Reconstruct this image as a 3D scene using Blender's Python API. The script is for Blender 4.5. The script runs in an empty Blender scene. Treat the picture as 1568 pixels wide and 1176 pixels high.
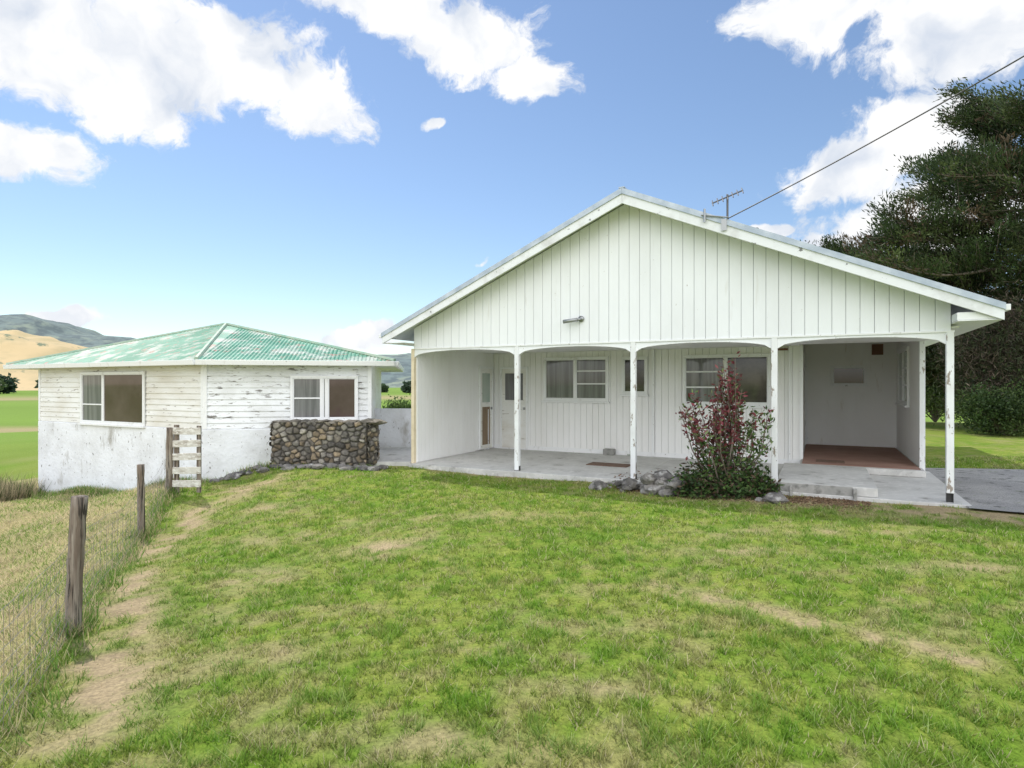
import bpy, bmesh, math, random
import numpy as np
from mathutils import Vector, Matrix, noise as mnoise
random.seed(7); rng=np.random.default_rng(11)
scene=bpy.context.scene
scene.view_settings.view_transform='Standard'
scene.view_settings.look='None'
scene.view_settings.exposure=0

# ------------------------------------------------------------------ materials
def newmat(name):
    m=bpy.data.materials.new(name); m.use_nodes=True
    nt=m.node_tree
    return m,nt,nt.nodes['Principled BSDF'],nt.nodes['Material Output']
def c4(c): return (c[0],c[1],c[2],1)
def noise_fac(nt,scale,lo,hi,stretch=(1,1,1),detail=6,rough=.6,coord='Object'):
    tc=nt.nodes.new('ShaderNodeTexCoord'); mp=nt.nodes.new('ShaderNodeMapping')
    mp.inputs['Scale'].default_value=stretch
    nz=nt.nodes.new('ShaderNodeTexNoise'); nz.inputs['Scale'].default_value=scale
    nz.inputs['Detail'].default_value=detail; nz.inputs['Roughness'].default_value=rough
    mr=nt.nodes.new('ShaderNodeMapRange'); mr.inputs[1].default_value=lo; mr.inputs[2].default_value=hi
    nt.links.new(tc.outputs[coord],mp.inputs[0]); nt.links.new(mp.outputs[0],nz.inputs['Vector'])
    nt.links.new(nz.outputs['Fac'],mr.inputs[0])
    return mr.outputs[0],nz.outputs['Fac']
def mixc(nt,fac,a,b):
    mx=nt.nodes.new('ShaderNodeMix'); mx.data_type='RGBA'
    if isinstance(fac,(int,float)): mx.inputs[0].default_value=fac
    else: nt.links.new(fac,mx.inputs[0])
    for s,v in ((6,a),(7,b)):
        if isinstance(v,tuple): mx.inputs[s].default_value=c4(v)
        else: nt.links.new(v,mx.inputs[s])
    return mx.outputs[2]
def add_bump(nt,bs,h,strength,dist=.02):
    b=nt.nodes.new('ShaderNodeBump'); b.inputs['Strength'].default_value=strength; b.inputs['Distance'].default_value=dist
    nt.links.new(h,b.inputs['Height']); nt.links.new(b.outputs[0],bs.inputs['Normal'])
def mat_layers(name,base,layers,rough=.6,bump=.2,bscale=30,bstretch=(1,1,1),bdist=.01,metal=0):
    """layers: (colour, scale, lo, hi, stretch)"""
    m,nt,bs,out=newmat(name)
    col=base
    for (c,s,lo,hi,st) in layers:
        f,_=noise_fac(nt,s,lo,hi,st)
        col=mixc(nt,f,col,c)
    if isinstance(col,tuple): bs.inputs['Base Color'].default_value=c4(col)
    else: nt.links.new(col,bs.inputs['Base Color'])
    bs.inputs['Roughness'].default_value=rough; bs.inputs['Metallic'].default_value=metal
    if bump>0:
        _,h=noise_fac(nt,bscale,0,1,bstretch); add_bump(nt,bs,h,bump,bdist)
    return m
U=(1,1,1)
white=mat_layers('white_paint',(.83,.85,.88),[((.76,.775,.80),1.2,.42,.75,(1,1,.4)),((.62,.605,.57),4,.63,.82,(2,2,.2)),((.40,.36,.32),26,.705,.74,(1,1,.5))],.5,.15,25,(3,3,.3))
white_in=mat_layers('porch_white_paint',(.86,.86,.86),[((.78,.775,.76),1.2,.42,.75,(1,1,.4)),((.62,.58,.52),5,.65,.80,(2,2,.3))],.5,.15,25,(3,3,.3))
white_peel=mat_layers('peeling_white_paint',(.82,.84,.86),[((.70,.70,.70),2,.4,.75,U),((.30,.26,.22),9,.59,.63,(1.3,1.3,.45)),((.16,.14,.13),30,.65,.69,(1,1,.4))],.6,.3,25,U)
white_sid=mat_layers('weathered_weatherboard',(.82,.84,.87),[((.66,.67,.67),1.5,.42,.7,U),((.20,.19,.18),3.2,.60,.65,(.6,.6,2.5)),((.30,.29,.27),14,.59,.65,(.4,.4,2.2))],.6,.3,30,U)
cream_sid=mat_layers('cream_weatherboard',(.80,.80,.78),[((.66,.63,.56),1.2,.4,.7,(.7,.7,2)),((.33,.30,.26),7,.62,.67,(.5,.5,3))],.6,.3,30,U)
plaster=mat_layers('painted_plaster',(.82,.84,.88),[((.68,.69,.71),1.6,.42,.7,U),((.44,.43,.41),2.6,.58,.70,(1,1,.5)),((.22,.21,.20),14,.63,.68,(1,1,.7))],.75,.6,12,U,.03)
trim=mat_layers('white_trim',(.82,.83,.84),[((.58,.57,.55),6,.58,.75,(1,1,.4)),((.3,.28,.25),22,.66,.70,U)],.5,.1)
barge=mat_layers('barge_paint',(.79,.81,.84),[((.58,.58,.58),3,.5,.75,U),((.20,.20,.20),7,.65,.685,U)],.5,.1)
flash=mat_layers('zinc_flashing',(.36,.42,.50),[((.54,.59,.66),4,.4,.7,U)],.45,.05,metal=.2)
cream=mat_layers('cream_paint',(.74,.64,.46),[((.6,.5,.34),5,.45,.7,U)],.6,.1)
concrete=mat_layers('concrete',(.55,.545,.53),[((.42,.415,.40),1.5,.4,.7,U),((.62,.61,.59),9,.5,.7,U),((.24,.23,.21),3,.60,.72,U),((.16,.15,.13),40,.66,.72,U)],.85,.4,40)
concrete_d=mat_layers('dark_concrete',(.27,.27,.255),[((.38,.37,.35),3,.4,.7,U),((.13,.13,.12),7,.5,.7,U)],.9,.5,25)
groove=mat_layers('groove_paint',(.45,.47,.49),[],.7,0)
asphalt=mat_layers('worn_asphalt',(.28,.275,.27),[((.38,.37,.36),1.3,.4,.65,U),((.13,.13,.13),60,.5,.65,U),((.09,.09,.085),4,.57,.64,U),((.13,.17,.06),6,.64,.7,U)],.9,.5,90)
carpet=mat_layers('brown_carpet',(.27,.15,.115),[((.35,.22,.17),2,.4,.7,U)],.95,.4,150)
matbrown=mat_layers('doormat',(.12,.07,.05),[((.2,.13,.09),20,.4,.7,U)],.95,.4,150)
wood_old=mat_layers('old_wood',(.17,.13,.10),[((.34,.30,.25),4,.45,.62,(4,4,.3)),((.035,.028,.022),9,.53,.62,(5,5,.25))],.9,.9,14,(5,5,.3),.02)
wood_grey=mat_layers('grey_board',(.60,.58,.53),[((.34,.30,.25),4,.47,.65,(1,1,3)),((.74,.73,.69),9,.5,.6,(1,1,3))],.85,.6,14,(1,1,4),.01)
wood_brown=mat_layers('stained_door',(.24,.17,.10),[((.15,.10,.06),6,.4,.7,(4,4,.4))],.5,.1)
roofgreen=mat_layers('faded_green_iron',(.06,.24,.15),[((.13,.33,.23),1.1,.42,.58,U),((.42,.46,.40),2.0,.48,.60,U),((.36,.22,.17),4.5,.58,.66,U)],.5,.1)
rooflight=mat_layers('hip_cap',(.36,.42,.32),[((.2,.36,.26),4,.4,.65,U)],.5,.1)
rock_g=mat_layers('grey_rock',(.24,.225,.21),[((.09,.085,.08),3,.42,.6,U),((.46,.45,.43),7,.55,.7,U)],.9,.8,18,U,.04)
rock=mat_layers('stone_cap',(.17,.15,.12),[((.08,.075,.06),3,.4,.7,U),((.30,.28,.24),7,.55,.7,U)],.9,.7,18,U,.03)
black=mat_layers('dark_metal',(.03,.03,.03),[],.5,0)
metal=mat_layers('grey_metal',(.35,.36,.37),[],.4,0,metal=.7)
antm=mat_layers('antenna_metal',(.12,.12,.125),[],.5,0,metal=.3)
wire=mat_layers('galvanised_wire',(.20,.19,.18),[],.5,0,metal=.5)
bark=mat_layers('bark',(.15,.12,.095),[((.24,.21,.18),5,.5,.7,(2,2,.3))],.9,.7,12)
brown=mat_layers('brown_board',(.16,.07,.04),[],.6,0)
def glassmat(name,col,col2,scale=.8,st=(1,1,1.3),lo=.4,hi=.65):
    m=mat_layers(name,col,[(col2,scale,lo,hi,st)],.05,0)
    m.node_tree.nodes['Principled BSDF'].inputs['Specular IOR Level'].default_value=.5
    return m
gl_grey=glassmat('glass_curtained',(.13,.13,.135),(.24,.24,.245),1.6,(7,7,.25),.42,.66)
gl_dark=glassmat('glass_dark',(.035,.032,.03),(.11,.10,.085),1.5)
gl_brown=glassmat('glass_brown_room',(.075,.05,.045),(.125,.09,.085),.9,(1,1,1),.35,.7)
gl_teal=glassmat('glass_pale',(.32,.42,.38),(.45,.5,.45))
def leafmat(name,transl=.3,rough=.55):
    m,nt,bs,out=newmat(name)
    at=nt.nodes.new('ShaderNodeAttribute'); at.attribute_name='Col'
    nt.links.new(at.outputs['Color'],bs.inputs['Base Color']); bs.inputs['Roughness'].default_value=rough
    bs.inputs['Specular IOR Level'].default_value=.25
    tr=nt.nodes.new('ShaderNodeBsdfTranslucent'); nt.links.new(at.outputs['Color'],tr.inputs[0])
    mx=nt.nodes.new('ShaderNodeMixShader'); mx.inputs[0].default_value=transl
    nt.links.new(bs.outputs[0],mx.inputs[1]); nt.links.new(tr.outputs[0],mx.inputs[2]); nt.links.new(mx.outputs[0],out.inputs[0])
    return m
leaf=leafmat('foliage'); grassm=leafmat('grass_blade',.38,.6)
stonem,nt,bs,out=newmat('wall_stone')
at=nt.nodes.new('ShaderNodeAttribute'); at.attribute_name='Col'
f,_=noise_fac(nt,14,.35,.7); cc=mixc(nt,f,(.6,.6,.6),(1.3,1.27,1.2))
mul=nt.nodes.new('ShaderNodeMix'); mul.data_type='RGBA'; mul.blend_type='MULTIPLY'; mul.inputs[0].default_value=1
nt.links.new(at.outputs['Color'],mul.inputs[6]); nt.links.new(cc,mul.inputs[7]); nt.links.new(mul.outputs[2],bs.inputs['Base Color'])
bs.inputs['Roughness'].default_value=.9; _,hh=noise_fac(nt,25,0,1); add_bump(nt,bs,hh,.6,.02)

# ------------------------------------------------------------------ mesh helpers
def empty(name,loc=(0,0,0),rz=0):
    e=bpy.data.objects.new(name,None); scene.collection.objects.link(e)
    e.location=loc; e.rotation_euler=(0,0,rz); e.empty_display_size=.2
    return e
def np_mesh(name,verts,faces,mat,parent=None,col=None,smooth=False):
    me=bpy.data.meshes.new(name); faces=np.asarray(faces,dtype=np.int32); verts=np.asarray(verts,dtype=np.float32)
    M,k=faces.shape
    me.vertices.add(len(verts)); me.vertices.foreach_set('co',verts.ravel())
    me.loops.add(M*k); me.loops.foreach_set('vertex_index',faces.ravel())
    me.polygons.add(M); me.polygons.foreach_set('loop_start',np.arange(0,M*k,k,dtype=np.int32))
    if smooth: me.polygons.foreach_set('use_smooth',np.ones(M,dtype=bool))
    me.update(calc_edges=True)
    if col is not None:
        a=me.color_attributes.new('Col','FLOAT_COLOR','POINT')
        cc=np.ones((len(verts),4),dtype=np.float32); cc[:,:3]=col
        a.data.foreach_set('color',cc.ravel())
    me.materials.append(mat)
    o=bpy.data.objects.new(name,me); scene.collection.objects.link(o)
    if parent: o.parent=parent
    return o
class Part:
    def __init__(s,name,mat,parent=None,frame=None,bevel=0,smooth=False):
        s.n=name;s.m=mat;s.p=parent;s.f=frame or (lambda a,o,z:(a,o,z));s.v=[];s.q=[];s.b=bevel;s.s=smooth
    def add(s,vs,fs,raw=False):
        k=len(s.v); s.v+= [tuple(v) if raw else tuple(s.f(*v)) for v in vs]; s.q+=[tuple(i+k for i in f) for f in fs]
    def box(s,a0,a1,o0,o1,z0,z1):
        s.add([(a0,o0,z0),(a1,o0,z0),(a1,o1,z0),(a0,o1,z0),(a0,o0,z1),(a1,o0,z1),(a1,o1,z1),(a0,o1,z1)],
              [(0,3,2,1),(4,5,6,7),(0,1,5,4),(1,2,6,5),(2,3,7,6),(3,0,4,7)])
    def _pr(s,vs,n): s.add(vs,[tuple(range(n)),tuple(range(2*n-1,n-1,-1))]+[(i,i+n,(i+1)%n+n,(i+1)%n) for i in range(n)])
    def prism_az(s,pts,o0,o1): s._pr([(a,o0,z) for a,z in pts]+[(a,o1,z) for a,z in pts],len(pts))
    def prism_oz(s,pts,a0,a1): s._pr([(a0,o,z) for o,z in pts]+[(a1,o,z) for o,z in pts],len(pts))
    def prism_ao(s,pts,z0,z1): s._pr([(a,o,z0) for a,o in pts]+[(a,o,z1) for a,o in pts],len(pts))
    def tube(s,pts,rad,n=6):
        pts=[Vector(p) for p in pts]
        if isinstance(rad,(int,float)): rad=[rad]*len(pts)
        vs=[];fs=[]
        for i,p in enumerate(pts):
            t=(pts[min(i+1,len(pts)-1)]-pts[max(i-1,0)]).normalized()
            r=Vector((0,0,1)) if abs(t.z)<.9 else Vector((1,0,0))
            x=t.cross(r).normalized(); y=t.cross(x)
            for j in range(n):
                an=2*math.pi*j/n; vs.append(p+(x*math.cos(an)+y*math.sin(an))*rad[i])
        for i in range(len(pts)-1):
            for j in range(n): fs.append((i*n+j,i*n+(j+1)%n,(i+1)*n+(j+1)%n,(i+1)*n+j))
        fs.append(tuple(range(n))); fs.append(tuple(range((len(pts)-1)*n,len(pts)*n)))
        s.add(vs,fs)
    def rock(s,c,r,seed):
        bm=bmesh.new(); bmesh.ops.create_icosphere(bm,subdivisions=2,radius=1)
        vs=[]
        for v in bm.verts:
            d=1+.5*mnoise.noise(v.co*1.3+Vector((seed*3.1,seed*1.7,0)))+.25*mnoise.noise(v.co*3.1+Vector((0,seed*2.2,9)))
            vs.append((c[0]+v.co.x*r[0]*d,c[1]+v.co.y*r[1]*d,c[2]+v.co.z*r[2]*d))
        s.add(vs,[tuple(w.index for w in f.verts) for f in bm.faces]); bm.free()
    def done(s):
        me=bpy.data.meshes.new(s.n); me.from_pydata(s.v,[],s.q); me.materials.append(s.m)
        bm=bmesh.new(); bm.from_mesh(me); bmesh.ops.recalc_face_normals(bm,faces=bm.faces); bm.to_mesh(me); bm.free()
        if s.s: me.polygons.foreach_set('use_smooth',[True]*len(me.polygons))
        o=bpy.data.objects.new(s.n,me); scene.collection.objects.link(o)
        if s.p: o.parent=s.p
        if s.b:
            b=o.modifiers.new('bevel','BEVEL'); b.width=s.b; b.segments=2; b.limit_method='ANGLE'
        return o
def leaves(name,pos,dirs,ln,wd,col,mat,parent=None):
    N=len(pos); d=dirs/np.linalg.norm(dirs,axis=1,keepdims=True)
    r=rng.normal(size=(N,3)); sd=np.cross(d,r); sd/=np.linalg.norm(sd,axis=1,keepdims=True)+1e-9
    ln=np.broadcast_to(ln,(N,))[:,None]; wd=np.broadcast_to(wd,(N,))[:,None]
    v=np.empty((N,4,3)); v[:,0]=pos; v[:,1]=pos+d*ln*.5+sd*wd*.5; v[:,2]=pos+d*ln; v[:,3]=pos+d*ln*.5-sd*wd*.5
    f=np.arange(N*4).reshape(N,4)
    return np_mesh(name,v.reshape(-1,3),f,mat,parent,np.repeat(col,4,axis=0))

# ------------------------------------------------------------------ noise / terrain
def vn(x,y,seed=0):
    xi=np.floor(x);yi=np.floor(y);fx=x-xi;fy=y-yi
    fx=fx*fx*(3-2*fx);fy=fy*fy*(3-2*fy)
    def h(a,b):
        q=np.sin(a*127.1+b*311.7+seed*74.7)*43758.5453; return q-np.floor(q)
    return (h(xi,yi)*(1-fx)+h(xi+1,yi)*fx)*(1-fy)+(h(xi,yi+1)*(1-fx)+h(xi+1,yi+1)*fx)*fy
def fbm(x,y,seed=0,o=4):
    a=.5;t=0;w=0
    for i in range(o):
        t=t+a*vn(x,y,seed+i);w+=a;a*=.55;x,y=x*1.63-y*1.21+3.1,x*1.21+y*1.63-1.7
    return t/w
def sstep(a,b,x):
    t=np.clip((x-a)/(b-a),0,1); return t*t*(3-2*t)
CP=np.array([(0,2.5,-.05),(3,5,-.05),(6,7.6,-.04),(0,8,-.08),(-2,11.5,-.1),(2,10.5,-.08),(-3.3,4.6,-.25),(-1.6,3,-.12),(-5.2,8.5,-.5),(-3.4,9,-.2),
 (-4.9,12.1,-.02),(-4,12,0),(-3,12.2,-.04),(-6.3,12.6,-.5),(-5.2,11.4,-.27),(-12.6,15.4,-1.25),(-9.5,13.9,-.95),(-7,7,-.85),(-10,10,-1.2),(-6,3,-.7),(-15,12,-1.7),(-20,20,-2.3),
 (9,8,-.03),(12,12,-.03),(8,15,-.15),(12,25,-.2),(-3,16,-.05),(-2,20,-.15),(0,30,-1),(-12,32,-2.4),(6,2,-.05),(0,-3,-.05),(-5,-2,-.5),(20,10,.05),(22,28,-.2),
 (3,14,-.15),(6,12,-.14),(0,16,-.15),(6,18,-.15),(4,9,-.06),(7.2,8.1,-.04),(-8,16,-.9),(10,10,-.03)])
def H(x,y):
    x=np.asarray(x,float);y=np.asarray(y,float); num=0;den=0
    for a,b,c in CP:
        w=1/(((x-a)**2+(y-b)**2)+.15)**1.6; num=num+w*c;den=den+w
    z=num/den
    r=np.sqrt(x**2+(y-10)**2); w=sstep(24,75,r)
    z=z*(1-w)-3*w
    near=1-sstep(12,30,r)
    return z+near*.035*(fbm(x*1.1,y*1.1,5)-.5)+w*1.2*(fbm(x*.01,y*.01,8)-.5)
def h1(x,y): return float(H(np.array([x]),np.array([y]))[0])
LX,LY=-2.04,12.61; CD,SD=math.cos(math.radians(27.07)),math.sin(math.radians(27.07))
def loc(x,y):
    dx=x-LX;dy=y-LY; return CD*dx-SD*dy, SD*dx+CD*dy
def wor(s,t): return LX+CD*s+SD*t, LY-SD*s+CD*t
def segd(x,y,pl):
    best=1e9
    for (ax,ay),(bx,by) in zip(pl[:-1],pl[1:]):
        l2=(bx-ax)**2+(by-ay)**2; t=np.clip(((x-ax)*(bx-ax)+(y-ay)*(by-ay))/l2,0,1)
        best=np.minimum(best,np.hypot(x-ax-t*(bx-ax),y-ay-t*(by-ay)))
    return best
FEN=[(-1.6,1.0),(-3.39,4.62),(-5.23,8.49),(-6.05,10.6)]
def leftof(x,y):
    fx=np.interp(y,[1.0,4.62,8.49,10.6,13],[-1.6,-3.39,-5.23,-6.05,-6.6]); return fx-x
def dirt(x,y):
    n=fbm(x*2.4,y*2.4,21); n2=fbm(x*.9,y*.9,33); n4=fbm(x*5.5,y*5.5,71)
    wx=x+.35*(n4-.5)+.3*(n-.5)
    d=np.exp(-(segd(wx,y,[(-2.2,3.2),(-3.1,4.9),(-4.1,6.6),(-4.75,8.3),(-4.9,9.8),(-4.6,11.2)])/.30)**2)*.75
    d=np.maximum(d,.66*np.exp(-(segd(wx,y+.3*(n-.5),[(1.3,5.2),(1.75,4.75),(2.25,4.35),(2.9,3.8)])/.13)**2))
    for (cx,cy,rx,ry,s_) in ((-1.35,6.7,.8,.35,.45),(-2.6,5.9,.5,.35,.55),(2.2,6.2,.7,.25,.35),(-2.9,7.4,.6,.3,.5),(-.2,7.9,1.0,.3,.4),(4.0,5.6,.9,.2,.35),(-.3,2.9,.25,.12,.45),(.6,3.4,.3,.12,.4),(3.4,7.1,1.2,.25,.45),(-3.6,8.9,.5,.5,.6),(.9,4.3,.3,.12,.35),(-1.5,4.0,.3,.2,.4)):
        d=np.maximum(d,s_*np.exp(-(((x-cx)/rx)**2+((y-cy)/ry)**2)))
    s,t=loc(x,y)
    d=np.maximum(d,.95*np.exp(-((t+.45)/.5)**2)*sstep(4.0,5.2,s)*(1-sstep(10.5,12,s)))
    d=np.maximum(d,.6*np.exp(-((t+.1)/.25)**2)*sstep(-.5,.2,s))
    d=d*(.05+1.9*sstep(.28,.72,n*.45+n4*.55))+ .35*sstep(.58,.75,n2)*sstep(.45,.6,n4)
    return np.clip(d,0,1)
def groundcol(x,y):
    n=fbm(x*2.1,y*2.1,3)[...,None]; n2=fbm(x*.45,y*.45,9)[...,None]; n3=fbm(x*9,y*9,13)[...,None]; n5=fbm(x*5,y*5,17)[...,None]
    g=np.array([.145,.245,.028]);yg=np.array([.255,.305,.062]);tan=np.array([.42,.36,.19]);drt=np.array([.37,.28,.20])
    dk=np.array([.085,.155,.022])
    k1=sstep(.38,.60,n*.4+n3*.6)
    c=g*(1-k1)+yg*k1
    k2=.45*sstep(.52,.68,n3); c=c*(1-k2)+dk*k2
    k=.52*sstep(.52,.66,n5*.7+n2*.3); c=c*(1-k)+tan*.8*k
    d=dirt(x,y)[...,None]; c=c*(1-d)+(tan*.4+drt*.6)*(.7+.6*n3)*d
    return c
def gs(a,b,step): return list(np.arange(a,b,step))
def grow(a,lim,st): 
    r=[a]; 
    while abs(r[-1])<lim: r.append(r[-1]+st); st*=1.18
    return r
xs=sorted(set(np.round([-v for v in grow(17,3500,.3)]+gs(-16.9,16,.08)+grow(16.1,3500,.3),4)))
ys=sorted(set(np.round([-v for v in grow(3,2500,.3)]+gs(-2.9,18,.08)+grow(18.1,4000,.3),4)))
GX,GY=np.meshgrid(xs,ys); GZ=H(GX,GY)
nx,ny=len(xs),len(ys)
idx=np.arange(nx*ny).reshape(ny,nx)
fc=np.stack([idx[:-1,:-1],idx[:-1,1:],idx[1:,1:],idx[1:,:-1]],-1).reshape(-1,4)
gc=groundcol(GX,GY)
lf=sstep(.0,.5,leftof(GX,GY))[...,None]*(1-sstep(16,22,GY))[...,None]
dry=np.array([.42,.35,.20])*(.6+.8*fbm(GX*3,GY*3,44)[...,None])
gc=gc*(1-.7*lf)+dry*.7*lf
far=sstep(22,40,np.hypot(GX,GY-10))[...,None]
fg=np.array([.18,.285,.05])*(.85+.3*fbm(GX*.02,GY*.1,51)[...,None])
tanb=((sstep(52,56,GY)*(1-sstep(66,70,GY)))+(sstep(160,170,GY)*(1-sstep(210,230,GY))))[...,None]
fg=fg*(1-tanb)+np.array([.36,.31,.17])*tanb
gc=gc*(1-far)+fg*far
gm,nt,bs,out=newmat('ground_soil_grass')
at=nt.nodes.new('ShaderNodeAttribute'); at.attribute_name='Col'
f,_=noise_fac(nt,38,.35,.7,detail=8); cc=mixc(nt,f,(.66,.66,.64),(1.22,1.19,1.12))
mul=nt.nodes.new('ShaderNodeMix'); mul.data_type='RGBA'; mul.blend_type='MULTIPLY'; mul.inputs[0].default_value=1
nt.links.new(at.outputs['Color'],mul.inputs[6]); nt.links.new(cc,mul.inputs[7]); nt.links.new(mul.outputs[2],bs.inputs['Base Color'])
bs.inputs['Roughness'].default_value=.95; bs.inputs['Specular IOR Level'].default_value=.1
_,hh=noise_fac(nt,45,0,1,detail=8); add_bump(nt,bs,hh,.7,.03)
np_mesh('ground',np.stack([GX,GY,GZ],-1).reshape(-1,3),fc,gm,col=gc.reshape(-1,3),smooth=True)
def sheet(name,mat,corn,n=14,lift=.02):
    (a,b,c,d)=[np.array(p) for p in corn]; vs=[]
    u=np.linspace(0,1,n+1)
    for i in u:
        for j in u:
            p=(a*(1-j)+b*j)*(1-i)+(d*(1-j)+c*j)*i; vs.append((p[0],p[1]))
    vs=np.array(vs); z=H(vs[:,0],vs[:,1])+lift
    id=np.arange((n+1)**2).reshape(n+1,n+1)
    return np_mesh(name,np.column_stack([vs,z]),np.stack([id[:-1,:-1],id[:-1,1:],id[1:,1:],id[1:,:-1]],-1).reshape(-1,4),mat,smooth=True)
sheet('driveway',asphalt,[wor(9.35,-.35),wor(17,-.8),wor(17,5.2),wor(9.35,4.6)],40,.035)

# ------------------------------------------------------------------ main house
house=empty('white_gabled_house',(LX,LY,0),-math.radians(27.07))
WL=9.2; MID=4.6
def zr(s): return 4.95-.44*abs(s-MID)
def P(n,m,frame=None,bevel=0,smooth=False,par=house): return Part(n,m,par,frame,bevel,smooth)
p=P('veranda_slab',concrete,bevel=.01)
for a,b in ((-.06,2.398),(2.402,4.668),(4.672,6.928),(6.932,9.42)): p.box(a,b,-.14,3.45,-.4,0)
p.done()
p=P('entry_step',concrete,bevel=.015); p.box(6.95,8.32,-.10,2.45,.002,.14); p.box(7.22,9.24,2.452,6.8,.002,.12); p.done()
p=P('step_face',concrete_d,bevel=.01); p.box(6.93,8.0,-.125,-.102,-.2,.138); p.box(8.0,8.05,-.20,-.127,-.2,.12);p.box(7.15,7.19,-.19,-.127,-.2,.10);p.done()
p=P('entry_carpet',carpet); p.box(7.26,9.18,2.6,6.74,.122,.132); p.done()
p=P('doormat',matbrown); p.box(3.3,4.15,1.35,1.8,.001,.014); p.box(7.5,8.0,2.9,3.3,.133,.14); p.done()
def topz(s): return zr(s)-.10
p=P('gable_cladding',white); pitch=.184; s=0
while s<WL-.02:
    a=s+.0035;b=min(s+pitch-.0035,WL)
    pts=[(a,2.40),(b,2.40),(b,topz(b))]
    if a<MID<b: pts.append((MID,topz(MID)))
    pts.append((a,topz(a)))
    p.prism_az(pts,-.019-random.uniform(0,.005),0); s+=pitch
p.done()
p=P('gable_sheathing',groove); p.prism_az([(0.0,2.42),(WL,2.42),(WL,topz(WL)-.01),(MID,topz(MID)-.01),(0,topz(0)-.01)],.001,.03); p.done()
PX=[0.0,2.40,4.67,6.93,9.19]
p=P('arched_valance',white); q=P('valance_edge',trim)
for i in range(4):
    a,b=PX[i]+.045,PX[i+1]-.045
    if i==0:a=0
    N=22
    for k in range(N):
        u0,u1=k/N,(k+1)/N
        za=lambda u:2.232+.132*math.sqrt(max(0,1-(2*u-1)**2))**.9
        s0,s1=a+(b-a)*u0,a+(b-a)*u1
        p.prism_az([(s0,za(u0)),(s1,za(u1)),(s1,2.398),(s0,2.398)],-.012,.006)
        q.prism_az([(s0,za(u0)-.014),(s1,za(u1)-.014),(s1,za(u1)-.001),(s0,za(u0)-.001)],-.018,.05)
p.done();q.done()
p=P('beam_drip_strip',trim); p.box(0,9.24,-.034,-.0265,2.385,2.41); p.done()
p=P('veranda_posts',white_peel,bevel=.006)
for x in PX[1:4]: p.box(x-.045,x+.045,-.03,.06,.012,2.40)
p.box(9.145,9.235,-.03,.06,.13,2.40)
p.box(9.20,9.29,2.95,3.04,.0,2.45)
p.done()
p=P('post_brackets',black)
for x in PX[1:4]: p.box(x-.05,x-.046,-.02,.05,.0,.09);p.box(x+.046,x+.05,-.02,.05,.0,.09)
p.box(9.15,9.158,-.02,.05,-.05,.2);p.box(9.222,9.23,-.02,.05,-.05,.2);p.box(9.15,9.23,.01,.02,-.05,.125);p.done()
p=P('corner_board',cream); p.box(-.07,-.0,-.03,.05,-.02,2.40); p.done()
p=P('house_walls',white_in); p.box(0,7.2,3.44,11,-.1,2.85); p.box(7.2,9.3,6.8,11,-.1,2.75); p.box(-.06,.0,.051,11,-.1,2.84)
p.box(9.245,9.3,3.05,6.8,-.1,2.74)
p.done()
p=P('porch_inner_cladding',white_in)
s=0.02
while s<7.22:
    p.box(s+.003,min(s+.147,7.24),3.40,3.437,.02,2.45); s+=.15
t=.06
while t<3.39:
    p.box(.001,.02,t+.003,min(t+.147,3.397),.02,2.45); t+=.15
p.box(7.205,7.24,3.441,6.8,.12,2.72)
p.box(7.241,9.22,6.76,6.798,.12,2.72)
p.box(9.215,9.243,3.05,6.759,.12,2.72)
p.done()
p=P('porch_ceiling',white_in); p.box(.0,9.3,.035,3.0,2.45,2.47); p.box(0,7.2,3.001,3.6,2.452,2.472); p.box(7.2,9.3,3.001,6.8,2.72,2.735); p.box(7.2,9.3,3.003,3.03,2.471,2.719); p.done()
p=P('porch_battens',trim)
p.box(7.20,7.262,3.37,3.399,0.0,2.45)
p.box(7.26,7.30,6.72,6.759,.13,2.3);p.box(.0,7.2,3.385,3.399,.0,.1)
p.box(7.241,7.26,3.6,3.66,.13,2.3); p.box(7.241,7.26,6.55,6.6,.13,2.3)
p.box(4.16,4.21,3.34,3.396,.02,2.45); p.box(7.0,7.03,3.36,3.398,.02,2.45)
p.done()
p=P('roof_sheets',metal)
e0,e1=-.50,9.70
for a,b in ((e0,MID),(e1,MID)):
    p.prism_az([(a,zr(a)-.045),(b,zr(b)-.045),(b,zr(b)-.01),(a,zr(a)-.01)],-.44,11.3)
p.done()
p=P('eave_soffit',white)
for a,b in ((e0,MID-.001),(e1,MID+.001)):
    p.prism_az([(a,zr(a)-.075),(b,zr(b)-.075),(b,zr(b)-.047),(a,zr(a)-.047)],-.41,11.2)
p.done()
p=P('barge_board',barge,bevel=.004)
for a,b in ((e0,MID-.001),(e1,MID+.001)):
    p.prism_az([(a,zr(a)-.215),(b,zr(b)-.245),(b,zr(b)-.065),(a,zr(a)-.055)],-.452,-.42)
p.done()
p=P('barge_flashing',flash)
for a,b in ((e0-.01,MID-.001),(e1+.01,MID+.001)):
    p.prism_az([(a,zr(a)-.075),(b,zr(b)-.085),(b,zr(b)+.012),(a,zr(a)+.012)],-.475,-.453)
    p.prism_az([(a,zr(a)+.0),(b,zr(b)+.0),(b,zr(b)+.014),(a,zr(a)+.014)],-.4525,-.30)
p.box(MID-.05,MID+.05,-.480,11.3,4.955,4.975)
p.done()
p=P('gutters',trim,bevel=.006); p.box(e0-.10,e0-.005,-.43,11.3,2.62,2.70); p.box(e1+.005,e1+.07,-.43,11.3,2.62,2.70); p.box(e0,.0,-.41,11,2.50,2.515); p.box(9.205,e1,-.41,11,2.50,2.515);p.box(9.205,e1-.02,-.40,-.02,2.517,2.62); p.done()
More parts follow.
